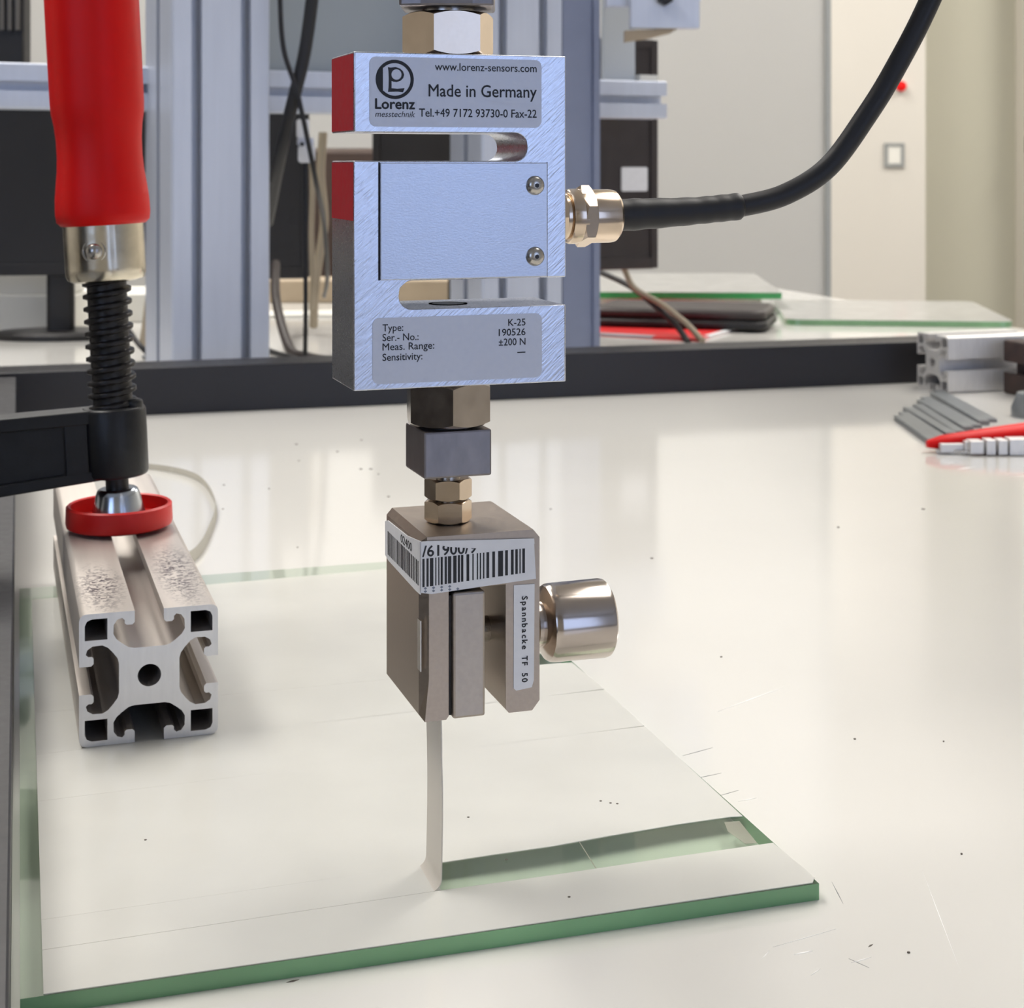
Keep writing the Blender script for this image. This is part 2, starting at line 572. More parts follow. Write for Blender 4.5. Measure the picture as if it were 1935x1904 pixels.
for lx, ly, e in LAMPS:
    t = tag(bpy.data.objects.new('ceiling_lamp', None), 'long white panel lamp mounted on the ceiling', 'lamp', 'ceiling panel lamps')
    COL.objects.link(t)
    t.location = (lx, ly, 2.7)
    hs = MB()
    for q in ((-330, -300, -730, 730), (300, 330, -730, 730), (-300, 300, -730, -700), (-300, 300, 700, 730)):
        hs.box(q[0], q[1], q[2], q[3], -40, 0)
    obj('housing', hs, M_WHITE, t, 0)
    obj('diffuser', MB().box(-300, 300, -700, 700, -25, -18), M_LAMP, t, 0)

# two cupboard-shaped blocks out of view, added to darken reflections in the metal
for cx_, cy_, ca_, cl_ in ((-1.95, 2.2, 35, 'tall dark grey cupboard-shaped block added unseen to darken metal reflections, beside the pale partition'), (-2.7, -1.75, 112, 'tall dark grey cupboard-shaped block added unseen to darken metal reflections, near the windows')):
  cu2 = tag(bpy.data.objects.new('reflection_darkener', None), cl_, 'reflection blocker')
  COL.objects.link(cu2)
  cu2.location = (cx_, cy_, 0)
  cu2.rotation_euler = (0, 0, R(ca_))
  obj('body', MB().box(-750, 750, 0, 450, 0, 2050), M_REFL_DARK, cu2, 0, 3)
  for sx in (-1, 1):
    d_ = obj('door', MB().box(min(sx * 4, sx * 742), max(sx * 4, sx * 742), -18, 0, 60, 2040), M_REFL_DARK, cu2, 0, 2)
    obj('handle', MB().box(sx * 40 - 6, sx * 40 + 6, -45, -18, 980, 1120), M_STEEL, d_, 0, 2)

# light switch, red button and door handle on the far wall
sw = thing('light_switch', (1444, 6100, 205), 0, 'small grey framed light switch on the far pale wall', 'switch')
fr = MB()
for q in ((-38, -24, -46, 46), (24, 38, -46, 46), (-24, 24, -46, -32), (-24, 24, 32, 46)):
    fr.box(q[0], q[1], -9, 0, q[2], q[3])
obj('frame', fr, M_SWITCH, sw, 0, 1.5)
obj('rocker', MB().box(-24, 24, -7, 0, -32, 32), M_WHITE, sw, 0, 1.5)
rb = thing('alarm_button', (1468, 6100, 465), 0, 'red round alarm button on the far pale wall above the switch', 'button')
obj('backplate', MB().lathe([(24, -8), (24, 0)], 24, 'y'), M_WHITE, rb)
obj('button', MB().lathe([(10, -26), (19, -22), (21, -8)], 24, 'y'), M_RED, rb)
dh = thing('door_hinge', (1978, 6200, 245), 0, 'small dark hinge beside the olive grey niche', 'hinge')
obj('barrel', MB().lathe([(10, -30), (10, 30)], 16, 'z', (0, -10, 0)), M_DARK, dh)
obj('leaf', MB().box(0, 26, -4, 0, -28, 28), M_DARK, dh, 0)

# ------------------------------------------------------------------ workbench
wb = thing('workbench', (0, 0, -TABLE), BENCH, 'large white glossy workbench with black rails around its working area', 'table')
obj('worktop', MB().box(-60, 1000, 90, 2150, TABLE - 30, TABLE), M_TABLE, wb, 0, 2)
for a in (-20, 930):
    for b in (130, 2060):
        obj('leg', MB().prism(rrect(a, a + 50, b, b + 50, 5), 0, TABLE - 30), M_LEG, wb, 30)
obj('apron', MB().box(30, 930, 140, 165, TABLE - 90, TABLE - 30), M_LEG, wb, 0)
obj('apron', MB().box(30, 930, 2075, 2100, TABLE - 90, TABLE - 30), M_LEG, wb, 0)
# worn marks on the worktop, plus painted glare streaks
def mark(px, material, h=0.06, name='scratch_and_glint'):
    mb = MB()
    n = len(px)
    mb.prism(px, TABLE, TABLE + h)
    c, s = math.cos(R(-BENCH)), math.sin(R(-BENCH))
    mb.v = [(x * c - y * s, x * s + y * c, z) for x, y, z in mb.v]
    obj(name, mb, material, wb, 0)
def sliver(p, q, w, material, z=0.0, **k):
    dx, dy = q[0] - p[0], q[1] - p[1]
    l = math.hypot(dx, dy)
    nx, ny = -dy / l * w / 2, dx / l * w / 2
    m = ((p[0] + q[0]) / 2, (p[1] + q[1]) / 2)
    mark([p, (m[0] - nx, m[1] - ny), q, (m[0] + nx, m[1] + ny)], material, **k)
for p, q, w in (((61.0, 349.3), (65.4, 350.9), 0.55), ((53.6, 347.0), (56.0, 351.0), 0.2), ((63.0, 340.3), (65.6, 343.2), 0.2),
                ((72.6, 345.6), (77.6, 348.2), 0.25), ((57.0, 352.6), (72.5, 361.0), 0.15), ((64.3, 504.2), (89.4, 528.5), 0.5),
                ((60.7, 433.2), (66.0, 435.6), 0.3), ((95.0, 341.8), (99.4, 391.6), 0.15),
                ((248, 904), (262, 912), 3.0), ((272, 885), (330, 888), 3.5), ((246, 920), (254, 926), 1.2)):  # these three: white glare on the worktop, painted as pale slivers
    sliver(p, q, w, M_SCRATCH_GLINT)
for p, q, w in (((49.3, 466.6), (58.8, 473.1), 0.25), ((50.8, 449.2), (58.8, 453.4), 0.25), ((56.0, 437.0), (62.0, 441.0), 0.2),
                ((76.2, 384.6), (76.6, 373.2), 0.2), ((77.8, 352.6), (79.2, 354.0), 0.5), ((72.5, 347.5), (76.0, 343.5), 0.15), ((-47.2, 337.3), (-44.6, 338.6), 0.8)):
    sliver(p, q, w, M_DIRT if w > 0.4 else M_GREYS)
dirt = [(x + random.uniform(-4, 4), y) for x, y in ((-130, 985), (-120, 930), (-105, 960), (-90, 1000), (-85, 905), (-78, 905), (-150, 860), (-128, 850), (-70, 890),
        (-45, 960), (-60, 830), (-140, 800), (-95, 720), (70, 560), (105, 480), (130, 478), (85, 350), (150, 760), (60, 700), (20, 800), (200, 800), (115, 400))]
for x, y in dirt:
    r = 0.0009 * y * random.uniform(0.5, 1.0)
    mark([(x + r * math.cos(t * math.pi / 4) * random.uniform(.8, 1.5), y + r * math.sin(t * math.pi / 4)) for t in range(8)], M_DIRT, 0.3, 'dirt_speck')

# black rails
br = thing('black_rail', (*bench(-1.5, 160), 0), BENCH, 'long black flat rail along the left edge of the white glass sheet', 'rail')
obj('bar', MB().box(-42, 0, 0, 945, 0, 32), M_RAIL, br, 0, 0.6)
obj('end_cap', MB().box(-41, -1, -3, 0, 1, 31), M_DARK, br, 0, 0.5)
br2 = thing('black_rail', (*bench(-44, 1126), 0), 16.2, 'long black flat rail across the back of the white working area', 'rail')
obj('bar', MB().box(0, 1000, 0, 40, 0, 32), M_RAIL, br2, 0, 0.8)
obj('end_cap', MB().box(1000, 1003, 1, 39, 1, 31), M_DARK, br2, 0, 0.5)

# ------------------------------------------------------------------ glass sheet with white adhesive film
GT = 3.8
gp = thing('glass_sheet', (*bench(0, 338), 0), BENCH, 'green glass sheet covered with white film, one film strip being peeled upward', 'glass sheet')
mb = MB()
mb.box(0.3, 178, 0, 327, 0.02, GT)
mb.mi = [0, 0, 1, 0, 0, 1]
obj('glass_plate', mb, [M_GLASS, mat('front_glass_edge', (122, 172, 124), 0.12, 0, 0.2, 14, rvar=0.05, coat=0.3)], gp, 0)
ft = GT + 0.22
def film(name, poly, m=M_FILM, z0=GT + 0.02, z1=ft):
    return obj(name, MB().prism(poly, z0, z1), m, gp, 0)
S0, S1 = 21.8, 36.0     # strip being peeled lies between these lines
film('film_band', [(4.8, 0.3), (90, 0.2), (176.6, 0.5), (178.4, 3), (177.6, 23.2), (150, 22.8), (120, 21.9), (93, S0), (4.8, 19.2)])
film('film_strip', [(4.8, 19.35), (93, S0 + .15), (92.8, S1), (4.8, 33.6)])
film('film_sheet', [(4.8, 33.7), (92.8, S1), (110, 36.8), (125, 37.2), (140, 38.8), (160, 40.4), (174, 40.8), (177.4, 40.2), (178, 109.3), (4.8, 103)])
film('film_sheet', [(4.8, 103.1), (150, 108.2), (178, 109.75), (178.2, 144.2), (4.8, 138)])
film('film_sheet', [(4.8, 138.1), (150, 143.0), (178.2, 144.8), (177.4, 173.5), (172, 174.2), (150, 174.5), (4.8, 174)])
film('film_sheet', [(4.8, 174.1), (150, 174.6), (158, 181), (160, 186), (177.6, 186.5), (177, 315), (143, 313.6), (70, 310.5), (4.8, 308)])
# peeled strip: rises from the peel line into the grip
pr = []
for k in range(25):
    u = k / 24
    if k <= 8:
        t = k / 8 * math.pi / 2
        a, z = 92.9 - 2.2 + 2.2 * math.sin(t) * 1.0, GT + 2.6 - 2.5 * math.cos(t)
    else:
        v = (k - 8) / 16
        a, z = 92.9 + 0.25 * math.sin(v * 5), GT + 2.6 + v * 56
    w = 0.35 * math.sin(u * 9)
    e = 1.2 * max(0, 1 - abs(u - 0.66) / 0.06)
    pr.append((a, z, S0 + 0.1 + (2.2 if k > 4 else 0.55 * k) * 0 + w * 0.3 + e * 0.4, S1 - 0.1 + w * 0.4))
mb = MB()
vs, fs = [], []
for off in (0, 0.28):
    for a, z, y0, y1 in pr:
        vs += [(a + off, y0, z), (a + off, y1, z)]
n = len(pr) * 2
for k in range(len(pr) - 1):
    i = 2 * k
    fs += [(i, i + 1, i + 3, i + 2), (n + i, n + i + 2, n + i + 3, n + i + 1), (i, i + 2, n + i + 2, n + i), (i + 1, n + i + 1, n + i + 3, i + 3)]
mb.add(vs, fs)
tag(obj('peeled_strip', mb, M_STRIP, gp, 50), 'thin greyish film strip standing upright')
# faint joint of adhesive residue on the bare glass
obj('residue_line', MB().prism([(131, 22.5), (131.25, 22.5), (132.45, 38.2), (132.2, 38.2)], GT, GT + 0.08), M_CURL, gp, 0)
obj('residue_patch', MB().prism([(171, 25), (174, 24.5), (175.5, 38), (171.5, 38.5), (170, 33)], GT, GT + 0.05), M_CURL, gp, 0)
for a, b in ((120, 10), (112, 33), (148, 58), (146, 60), (149.5, 57), (110, 60), (30, 70)):
    obj('dirt_speck', MB().prism([(a + .35 * math.cos(t), b + .35 * math.sin(t)) for t in [i * math.pi / 3 for i in range(6)]], ft, ft + 0.1), M_DIRT, gp, 0)

# curled clear film strip behind the profile
path = spline([(-150, 668, 0), (-137, 694, 0), (-139, 745, 0), (-147, 802, 0), (-168, 868, 0), (-196, 900, 0), (-232, 912, 0)], 6)
vs, fs = [], []
for k, (x, y, z) in enumerate(path):
    h = 5.5 - 2.5 * k / len(path)
    vs += [(x, y, 0.1), (x - 0.8, y, h), (x + 0.3, y + .1, 0.1), (x - 0.5, y + .1, h)]
for k in range(len(path) - 1):
    i = 4 * k
    fs += [(i, i + 4, i + 5, i + 1), (i + 2, i + 3, i + 7, i + 6), (i + 1, i + 5, i + 7, i + 3), (i, i + 2, i + 6, i + 4)]
solo('film_curl', MB().add(vs, fs), M_CURL, (0, 0, 0), 0, 'curled translucent film strip lying on the bench behind the aluminium profile', 'film strip', None, 60)

# ------------------------------------------------------------------ slotted aluminium profiles
HALF = [(-4.2, 20), (-4.2, 16.6), (-4.9, 15.9), (-6.5, 15.9), (-7.1, 16.4), (-7.1, 17.4), (-7.8, 18.1), (-9.2, 17.7), (-10.2, 16.2), (-10.3, 13.4),
        (-9.4, 11.8), (-7.8, 10.4), (-6.0, 9.1), (-4.4, 8.7)]
def profile40():
    side = HALF + [(-x, y) for x, y in reversed(HALF)]
    out = []
    for q in range(4):
        c, s = math.cos(-q * math.pi / 2), math.sin(-q * math.pi / 2)
        rot = lambda p: (p[0] * c - p[1] * s, p[0] * s + p[1] * c)
        for i in range(4):
            t = R(180 - 30 * i)
            out.append(rot((-18 + 2 * math.cos(t), 18 + 2 * math.sin(t))))
        out += [rot(p) for p in side]
    holes = [[(3.4 * math.cos(i * math.pi / 12), 3.4 * math.sin(i * math.pi / 12)) for i in range(24)]]
    for sx in (-1, 1):
        for sy in (-1, 1):
            pl = [(12, 18.4), (12, 12), (18.4, 12), (18.4, 16.4), (17.8, 17.8), (16.4, 18.4)]
            pl = [(x * sx, y * sy) for x, y in pl]
            holes.append(pl)
    return [out] + holes
SEC = profile40()
# maps: section x -> local x, section y -> local z (0..h), along -> local y
def along_y(w=40, h=40):
    return Matrix(((w / 40, 0, 0, 0), (0, 0, 1, 0), (0, h / 40, 0, h / 2), (0, 0, 0, 1)))
def along_x(w=40, h=40):
    return Matrix(((0, 0, 1, 0), (w / 40, 0, 0, 0), (0, h / 40, 0, h / 2), (0, 0, 0, 1)))
pf = section(SEC, 209, along_y(39.4, 38), 'aluminium_profile', [M_SMEAR, M_SAWN], None, 30, True)
pf.location = (-105.0 * MM, 467.4 * MM, (TABLE + GT + 0.3) * MM)
pf.rotation_euler = (0, 0, R(17.8))
tag(pf, 'slotted aluminium profile pressed onto the glass sheet by the red clamp', 'profile')

st = section(SEC, 78, along_x(42, 42), 'aluminium_profile', M_SAWN, None)
p = bench(662, 1076)
st.location = (p[0] * MM, p[1] * MM, TABLE * MM)
st.rotation_euler = (0, 0, R(BENCH + 1))
tag(st, 'short slotted aluminium profile lying in front of the back rail', 'profile')
st2 = section(SEC, 40, along_y(40, 40), 'aluminium_profile', mat('dark_brown_profile', (62, 48, 44), 0.5, 0.4, 0.3, 90), None)  # dark brown all over, mottled by noise
p = bench(724, 1006)
st2.location = (p[0] * MM, p[1] * MM, TABLE * MM)
st2.rotation_euler = (0, 0, R(BENCH))
tag(st2, 'dark brown profile offcut standing beside the short pale profile', 'profile')

# ------------------------------------------------------------------ red-handled screw clamp
cl = thing('screw_clamp', (-138.9, 571.1, GT + 39.2), 0, 'black iron screw clamp with a red handle pressing on the aluminium profile', 'clamp', None, -3.03)
hp = [(1, 200), (15.5, 198), (16.3, 190), (16.3, 168), (16.2, 150), (16.0, 146.5), (15.2, 142), (14.75, 137), (14.7, 131), (15.0, 126), (15.7, 120.5), (16.2, 116),
      (16.35, 111), (16.0, 108.2), (14.6, 106.8), (1, 106.8)][::-1]
obj('handle', MB().lathe(hp, 48, mod=lambda t, h: 1 + 0.012 * math.cos(6 * t)), M_RED, cl, 50)
fe = MB().lathe([(7, 86.6), (11.5, 86.8), (13.2, 87.6), (13.9, 89.2), (14.0, 92), (14.1, 107.2), (7, 107.2)], 48)
f = obj('ferrule', fe, mat('worn_nickel_ferrule', (216, 208, 190), 0.2, 1.0, 0.14, 130, bump=0.3, bscale=160, rvar=0.12), cl, 40)
obj('pin', MB().lathe([(0.1, -15.0), (1.6, -14.8), (2.6, -14.0), (3.0, -13.2), (3.6, -13.1), (3.9, -13.5), (4.2, -13.2), (4.3, -11)], 24, 'y', (-0.3, -0.4, 98.0)), M_STEEL, f, 40)
# threaded spindle
rings = []
NT, PIT = 40, 4.4
zz = 36.0
while zz < 88:
    ring = []
    for i in range(NT):
        ph = (zz / PIT - i / NT) % 1.0
        tri = abs(ph - 0.5) * 2
        k = min(1, max(0, (tri - 0.45) / 0.25))
        r = 6.9 + 1.55 * k
        t = 2 * math.pi * i / NT
        ring.append((r * math.cos(t), r * math.sin(t), zz))
    rings.append(ring)
    zz += PIT / 14
obj('threaded_spindle', MB().rings(rings), M_BLACKM, cl, 40)
am = MB()
am.lathe([(8.6, 17.8), (10.6, 18.2), (11.2, 19.5), (11.3, 41), (10.6, 42.4), (8.0, 42.6)], 40)
# arm running away from the boss: web with thicker rims
def armseg(x0, x1, zt0, zb0, zt1, zb1, hw):
    am.add([(x0, -hw, zb0), (x0, hw, zb0), (x0, hw, zt0), (x0, -hw, zt0), (x1, -hw, zb1), (x1, hw, zb1), (x1, hw, zt1), (x1, -hw, zt1)],
           [(0, 1, 2, 3), (7, 6, 5, 4), (0, 4, 5, 1), (1, 5, 6, 2), (2, 6, 7, 3), (3, 7, 4, 0)])
armseg(-4, -125, 38, 20, 38, 10, 5.0)
armseg(-4, -125, 42.3, 37.6, 41.5, 36.5, 7.4)
armseg(-4, -125, 21.6, 17.9, 14.0, 9.0, 7.4)
armseg(-9, -17, 40, 19, 40, 18.5, 7.2)
am.lathe([(3, 40), (3.4, 44.2), (2.6, 45), (0.1, 45)], 12, 'z', (7.0, -3.5, 0))
am.xf(Matrix.Rotation(R(14), 4, 'Z') @ Matrix.Translation((0, 0, 0)))
obj('arm', am, M_CAST, cl, 45, 1.0)
obj('pin_shaft', MB().lathe([(4.0, 9), (4.0, 19), (3.0, 19.2)], 24), M_BLACKM, cl)
ft_ = MB().lathe([(4.2, 13.6), (6.2, 13.6), (7.0, 13.0), (7.6, 11.5), (8.6, 7.5), (9.4, 4.0), (9.8, 2.8), (16.0, 2.4), (16.0, 0.9), (1, 0.9)], 40)
sf = obj('swivel_foot', ft_, mat('zinc_plated_foot', (196, 204, 214), 0.2, 1.0, 0.06, 90), cl)
capm = MB().lathe([(1, 0.1), (16.8, 0.1), (18.2, 0.8), (18.5, 2.0), (18.3, 7.6), (17.6, 8.2), (16.8, 7.8), (16.6, 3.0), (9, 2.9)], 48)
capm.xf(Matrix.Rotation(R(2.5), 4, 'Y'))
obj('protective_cap', capm, M_REDC, cl, 40)
rl = MB().box(-140, -125, -4, 4, -95, 60)
rl.xf(Matrix.Rotation(R(14), 4, 'Z'))
obj('sliding_bar', rl, M_STEEL, cl, 0, 0.5)
lj = MB().box(-132, -70, -8, 8, -105, -80)
lj.xf(Matrix.Rotation(R(14), 4, 'Z'))
obj('fixed_jaw', lj, M_CAST, cl, 0, 1.5)

# ------------------------------------------------------------------ load cell
AX = (-15.1, 381.3)
lc = thing('load_cell', (*AX, 120.05), 18.5, 'S-shaped aluminium load cell with two slots, two printed labels and a black cable', 'load cell')
HW, HD, HH = 25.4, 11.5, 76.2
def arc(cx, cz, r, a0, a1, n=12):
    return [(cx + r * math.cos(R(a0 + (a1 - a0) * i / n)), cz + r * math.sin(R(a0 + (a1 - a0) * i / n))) for i in range(n + 1)]
r = 3.25
pl = [(-HW, 0), (HW, 0), (HW, 18.0)] + arc(-11.7, 21.25, r, 270, 90) + [(HW, 24.5), (HW, HH), (-HW, HH), (-HW, 58.2)] \
     + arc(12.6, 54.95, r, 90, -90) + [(-HW, 51.7)]
pl = [(-HW, 0), (HW, 0), (HW, 18.0)] + arc(-11.7, 21.25, r, 270, 90)[0:0] + [(-11.7, 18.0)] + arc(-11.7, 21.25, r, 270, 90)[1:] + [(HW, 24.5), (HW, HH), (-HW, HH), (-HW, 58.2), (12.6, 58.2)] \
     + arc(12.6, 54.95, r, 90, -90)[1:] + [(-HW, 51.7)]
cu_out = [pl]
bd = section(cu_out, 2 * HD, Matrix(((1, 0, 0, 0), (0, 0, 1, -HD), (0, 1, 0, 0), (0, 0, 0, 1))), 'body', M_ALU, lc)
bv = bd.modifiers.new('bevel', 'BEVEL'); bv.width = 0.25 * MM; bv.segments = 2; bv.limit_method = 'ANGLE'; bv.angle_limit = R(50)
obj('threaded_hole', MB().lathe([(4.6, 18.02), (3.8, 18.05), (3.8, 18.12), (4.6, 18.12)], 32, 'z', (0, 0, 0)), M_BLACKM, lc)
pb = obj('cover_plate', MB().box(-19.4, 20.6, -HD - 0.7, -HD + 0.3, 24.75, 51.3), M_ALU2, lc, 0, 0.2)
obj('cover_gap', MB().box(-19.75, -19.4, -HD - 0.12, -HD + 0.2, 24.7, 51.4), M_INK, lc, 0)
obj('cover_gap', MB().box(20.6, 20.8, -HD - 0.1, -HD + 0.2, 24.7, 51.4), M_BLACKM, lc, 0)
for z in (46.0, 29.5):
    s_ = obj('screw', MB().lathe([(0.1, -HD - 2.1), (0.9, -HD - 2.05), (1.6, -HD - 1.8), (2.1, -HD - 1.3), (2.3, -HD - 0.6), (2.3, -HD)], 28, 'y', (17.5, 0, z)), M_STEEL, lc)
    obj('socket', MB().lathe([(0.55, -HD - 2.13), (0.55, -HD - 2.0)], 6, 'y', (17.5, 0, z)), M_BLACKM, s_)
# red tape on the side faces
obj('red_tape', MB().box(-HW - 0.12, -HW, -HD + 0.2, HD - 0.2, 58.6, HH - 0.4), M_REDT, lc, 0)
obj('red_tape', MB().box(-HW - 0.12, -HW, -HD + 0.2, HD - 0.2, 38.2, 51.3), M_REDT, lc, 0)
FM = Matrix(((1, 0, 0, 0), (0, 0, -1, -HD - 0.2), (0, 1, 0, 0), (0, 0, 0, 1)))    # (x, z, out) on the front face
def onface(name, poly, m, parent, h0, h1):
    mb = MB()
    n = len(poly)
    vs = [(x, -HD - h0, z) for x, z in poly] + [(x, -HD - h1, z) for x, z in poly]
    mb.add(vs, [list(range(n)), list(range(n, 2 * n))[::-1]] + [(i, n + i, n + (i + 1) % n, (i + 1) % n) for i in range(n)])
    return obj(name, mb, m, parent, 0)
l1 = onface('label', rrect(-21.8, 19.3, 59.4, 75.2, 1.6), M_LABEL, lc, 0, 0.16)
TK = dict(material=M_INK)
TB = 0.010
text_mesh('www.lorenz-sensors.com', -6.5, 18.05, 72.35, 1.75, FM, 'lettering', l1, **TK)
text_mesh('Made in Germany', -8.0, 18.05, 66.4, 2.75, FM, 'lettering', l1, **TK)
text_mesh('Tel.+49 7172 93730-0 Fax-22', -10.25, 18.05, 61.75, 1.85, FM, 'lettering', l1, **TK)
text_mesh('Lorenz', -20.45, -11.3, 63.45, 2.3, FM, 'lettering', l1, bold=0.028, **TK)
text_mesh('messtechnik', -20.5, -11.2, 61.6, 1.35, FM, 'lettering', l1, shear=0.22, bold=0, **TK)
# round emblem
EC = (-15.95, 70.1)
def em(outl, name='emblem'):
    cu = bpy.data.curves.new('em', 'CURVE'); cu.dimensions = '2D'; cu.fill_mode = 'BOTH'
    for q in outl:
        sp = cu.splines.new('POLY'); sp.points.add(len(q) - 1)
        for p_, c_ in zip(sp.points, q):
            p_.co = (c_[0] + EC[0], c_[1] + EC[1], 0, 1)
        sp.use_cyclic_u = True
    me = curve_to_mesh(cu)
    me.materials.clear()
    me.transform(Matrix.Scale(MM, 4) @ FM)
    finish(name, me, M_INK, l1, 0)
circ = lambda r_, cx=0, cz=0, n=48: [(cx + r_ * math.cos(2 * math.pi * i / n), cz + r_ * math.sin(2 * math.pi * i / n)) for i in range(n)]
inner = [(3.68 * math.cos(R(a)), 3.68 * math.sin(R(a))) for a in range(-135, 136, 6)]
em([circ(4.45), [(-2.75, -2.6), *inner, (-2.75, 2.6)]])
em([[(-1.6, 2.75), (-1.0, 2.65), (0.2, 2.8), (1.2, 2.5), (1.9, 1.9), (2.2, 1.1), (1.95, 0.3), (1.3, -0.3), (0.4, -0.6), (-0.4, -0.5), (-0.75, -0.35), (-0.75, -2.0),
     (0.6, -2.1), (2.3, -1.95), (1.9, -2.9), (0.6, -2.75), (-1.6, -2.85), (-1.45, -1.8), (-1.4, 0.0), (-1.45, 1.7)], circ(1.18, 0.4, 1.12, 28)])
l2 = onface('label', rrect(-21.1, 19.4, 1.3, 16.25, 1.6), M_LABEL, lc, 0, 0.16)
for tx, x0, x1, z in (('Type:', -18.8, -14.0, 13.2), ('Ser.- No.:', -18.8, -10.4, 11.0), ('Meas. Range:', -18.8, -6.7, 8.9), ('Sensitivity:', -18.8, -9.5, 6.55),
                      ('K-25', 11.1, 15.3, 13.5), ('190526', 8.8, 15.3, 11.25), ('\u00b1200 N', 8.8, 15.3, 9.0)):
    text_mesh(tx, x0, x1, z, 1.6, FM, 'lettering', l2, **TK)
onface('lettering', [(13.3, 7.15), (15.3, 7.15), (15.3, 7.4), (13.3, 7.4)], M_INK, l2, 0.16, 0.2)
# cable gland and cable, leaving the right side
GZ = 38.3
gl = MB()
gl.hexnut(12.6, HW, HW + 3.0, 90, axis='x', c=(0, 0, GZ))
gl.lathe([(5.6, HW + 2.5), (5.6, HW + 4.2)], 32, 'x', (0, 0, GZ))
gl.lathe([(5.6, HW + 4.0), (6.4, HW + 4.4), (6.7, HW + 5.0), (6.7, HW + 8), (6.4, HW + 8)], 40, 'x', (0, 0, GZ))
gl.hexnut(13.3, HW + 7.0, HW + 10.4, 70, axis='x', c=(0, 0, GZ))
gl.lathe([(6.2, HW + 10), (6.55, HW + 10.2), (6.55, HW + 15.4), (6.3, HW + 16.6), (5.6, HW + 17.3), (4.2, HW + 17.6), (3, HW + 17.4)], 40, 'x', (0, 0, GZ))
obj('cable_gland', gl, M_BRASS, lc, 30)
cp = spline([(39, 0, 38.3), (50, 0, 38.7), (62, 0, 39.2), (70, 0.0, 39.8), (77.0, -0.3, 40.5), (88.5, -1, 43.3), (100.0, -2.5, 50.3), (110.0, -4.5, 63.6), (117.4, -6, 75.6), (126.3, -8, 93), (141, -10, 126), (160, -10, 165)], 8)
obj('cable', MB().tube(cp, 2.75, 20), M_RUBBER, lc, 60)
hp_ = spline([(41.5, 0, 38.4), (50, 0, 38.7), (62, 0, 39.2), (70, 0.0, 39.8), (76.5, -0.3, 40.4)], 8)
hr = [3.95 - 0.55 * min(1, max(0, (k / (len(hp_) - 1) - 0.2) / 0.35)) + 0.07 * math.sin(k * 1.3) for k in range(len(hp_))]
hr[-1] = 2.9
obj('heat_shrink_sleeve', MB().tube(hp_, hr, 24), M_RUBBER, lc, 60)

# coupling above the cell, hung from the crosshead
cu_ = thing('threaded_coupling', (*AX, 196.25), 0, 'steel coupling block and hexagon nut screwed into the top of the load cell', 'coupling')
obj('hexagon_nut', MB().hexnut(19, 0, 10.3, -90 + 15), M_NICKEL, cu_, 25)
obj('stud', MB().lathe([(6, -8), (6, 14)], 24), M_STEEL, cu_)
obj('block', MB().prism([(x, y) for x, y in [(-11, -8.5), (-6, -9.5), (6, -9.5), (11, -8.5), (11, 9), (-11, 9)]], 11.2, 60), M_GRIPD, cu_, 0, 0.6)
obj('rod', MB().lathe([(8, 60), (8, 175)], 32), M_STEEL, cu_)
ch = thing('crosshead', (*AX, 368), 0, 'aluminium crosshead beam carrying the load cell coupling', 'beam')
cb = MB()
pts_ = ((0, 0), (22, 1025))
cb.box(-30, 30, -35, 985, 3, 43)
cb.xf(Matrix.Rotation(R(-1.6), 4, 'Z'))
obj('beam', cb, M_POST, ch, 0, 1)
obj('flange', MB().lathe([(20, -6), (20, 3)], 32), M_STEEL, ch)

# adapter below the cell: nut, square block, stud and two small nuts
ad = thing('threaded_adapter', (*AX, 86.7), 0, 'steel adapter of hexagon nuts and a square block between load cell and grip', 'adapter')
obj('hexagon_nut', MB().hexnut(18.6, 23.2, 33.3, -90 + 8.5 + 30), mat('polished_nickel', (196, 184, 170), 0.16, 1.0, 0.08, 200), ad, 25)
obj('square_block', MB().box(-8.2, 8.2, -8.2, 8.2, 11.8, 22.6).xf(Matrix.Rotation(R(19), 4, 'Z')), M_GRIPD, ad, 0, 0.5)
obj('stud', MB().lathe([(2.9, -3), (2.9, 12)] , 24), M_STEEL, ad)
obj('collar', MB().lathe([(6.5, 22.4), (6.5, 23.4)], 28), M_BLACKM, ad)
obj('hexagon_nut', MB().hexnut(9.7, 5.5, 10.4, -90 + 1), M_NICKEL, ad, 25)
obj('hexagon_nut', MB().hexnut(9.7, 0.15, 5.2, -90 + 8), M_NICKEL, ad, 25)

# ------------------------------------------------------------------ clamping grip
gr = thing('clamping_grip', (-20.6, 364.7, 44.85), 18.0, 'small nickel clamping grip with a barcode sticker holding the film strip', 'grip')
GW, GD, GHt = 28.4, 33.0, 41.8
c = 1.5
body = MB()
# fixed leg, bridge and screw leg as one C-shaped bracket
def leg(x0, x1, z0, z1, ch_bl=0, ch_br=0):
    pass
cpl = [(0, 1.2), (0.9, 0), (6.0, 0), (6.6, 0.8), (6.6, 29.6), (20.1, 29.6), (20.1, 1.0), (20.9, 0), (26.6, 0), (28.4, 2.2), (28.4, 39.9), (26.8, 41.8), (1.4, 41.8), (0, 40.2)]
bo = section([cpl], GD, Matrix(((1, 0, 0, 0), (0, 0, 1, 0), (0, 1, 0, 0), (0, 0, 0, 1))), 'bracket', M_GRIP, gr)
bv = bo.modifiers.new('bevel', 'BEVEL'); bv.width = 0.7 * MM; bv.segments = 2; bv.limit_method = 'ANGLE'; bv.angle_limit = R(60)
bm = bmesh.new()
bm.from_mesh(bo.data)
ed_ = [e for e in bm.edges if all(abs(v.co.x) < 2e-5 and abs(v.co.y) < 2e-5 for v in e.verts)]
bmesh.ops.bevel(bm, geom=ed_, offset=1.9 * MM, segments=1, affect='EDGES')
bm.to_mesh(bo.data)
bm.free()
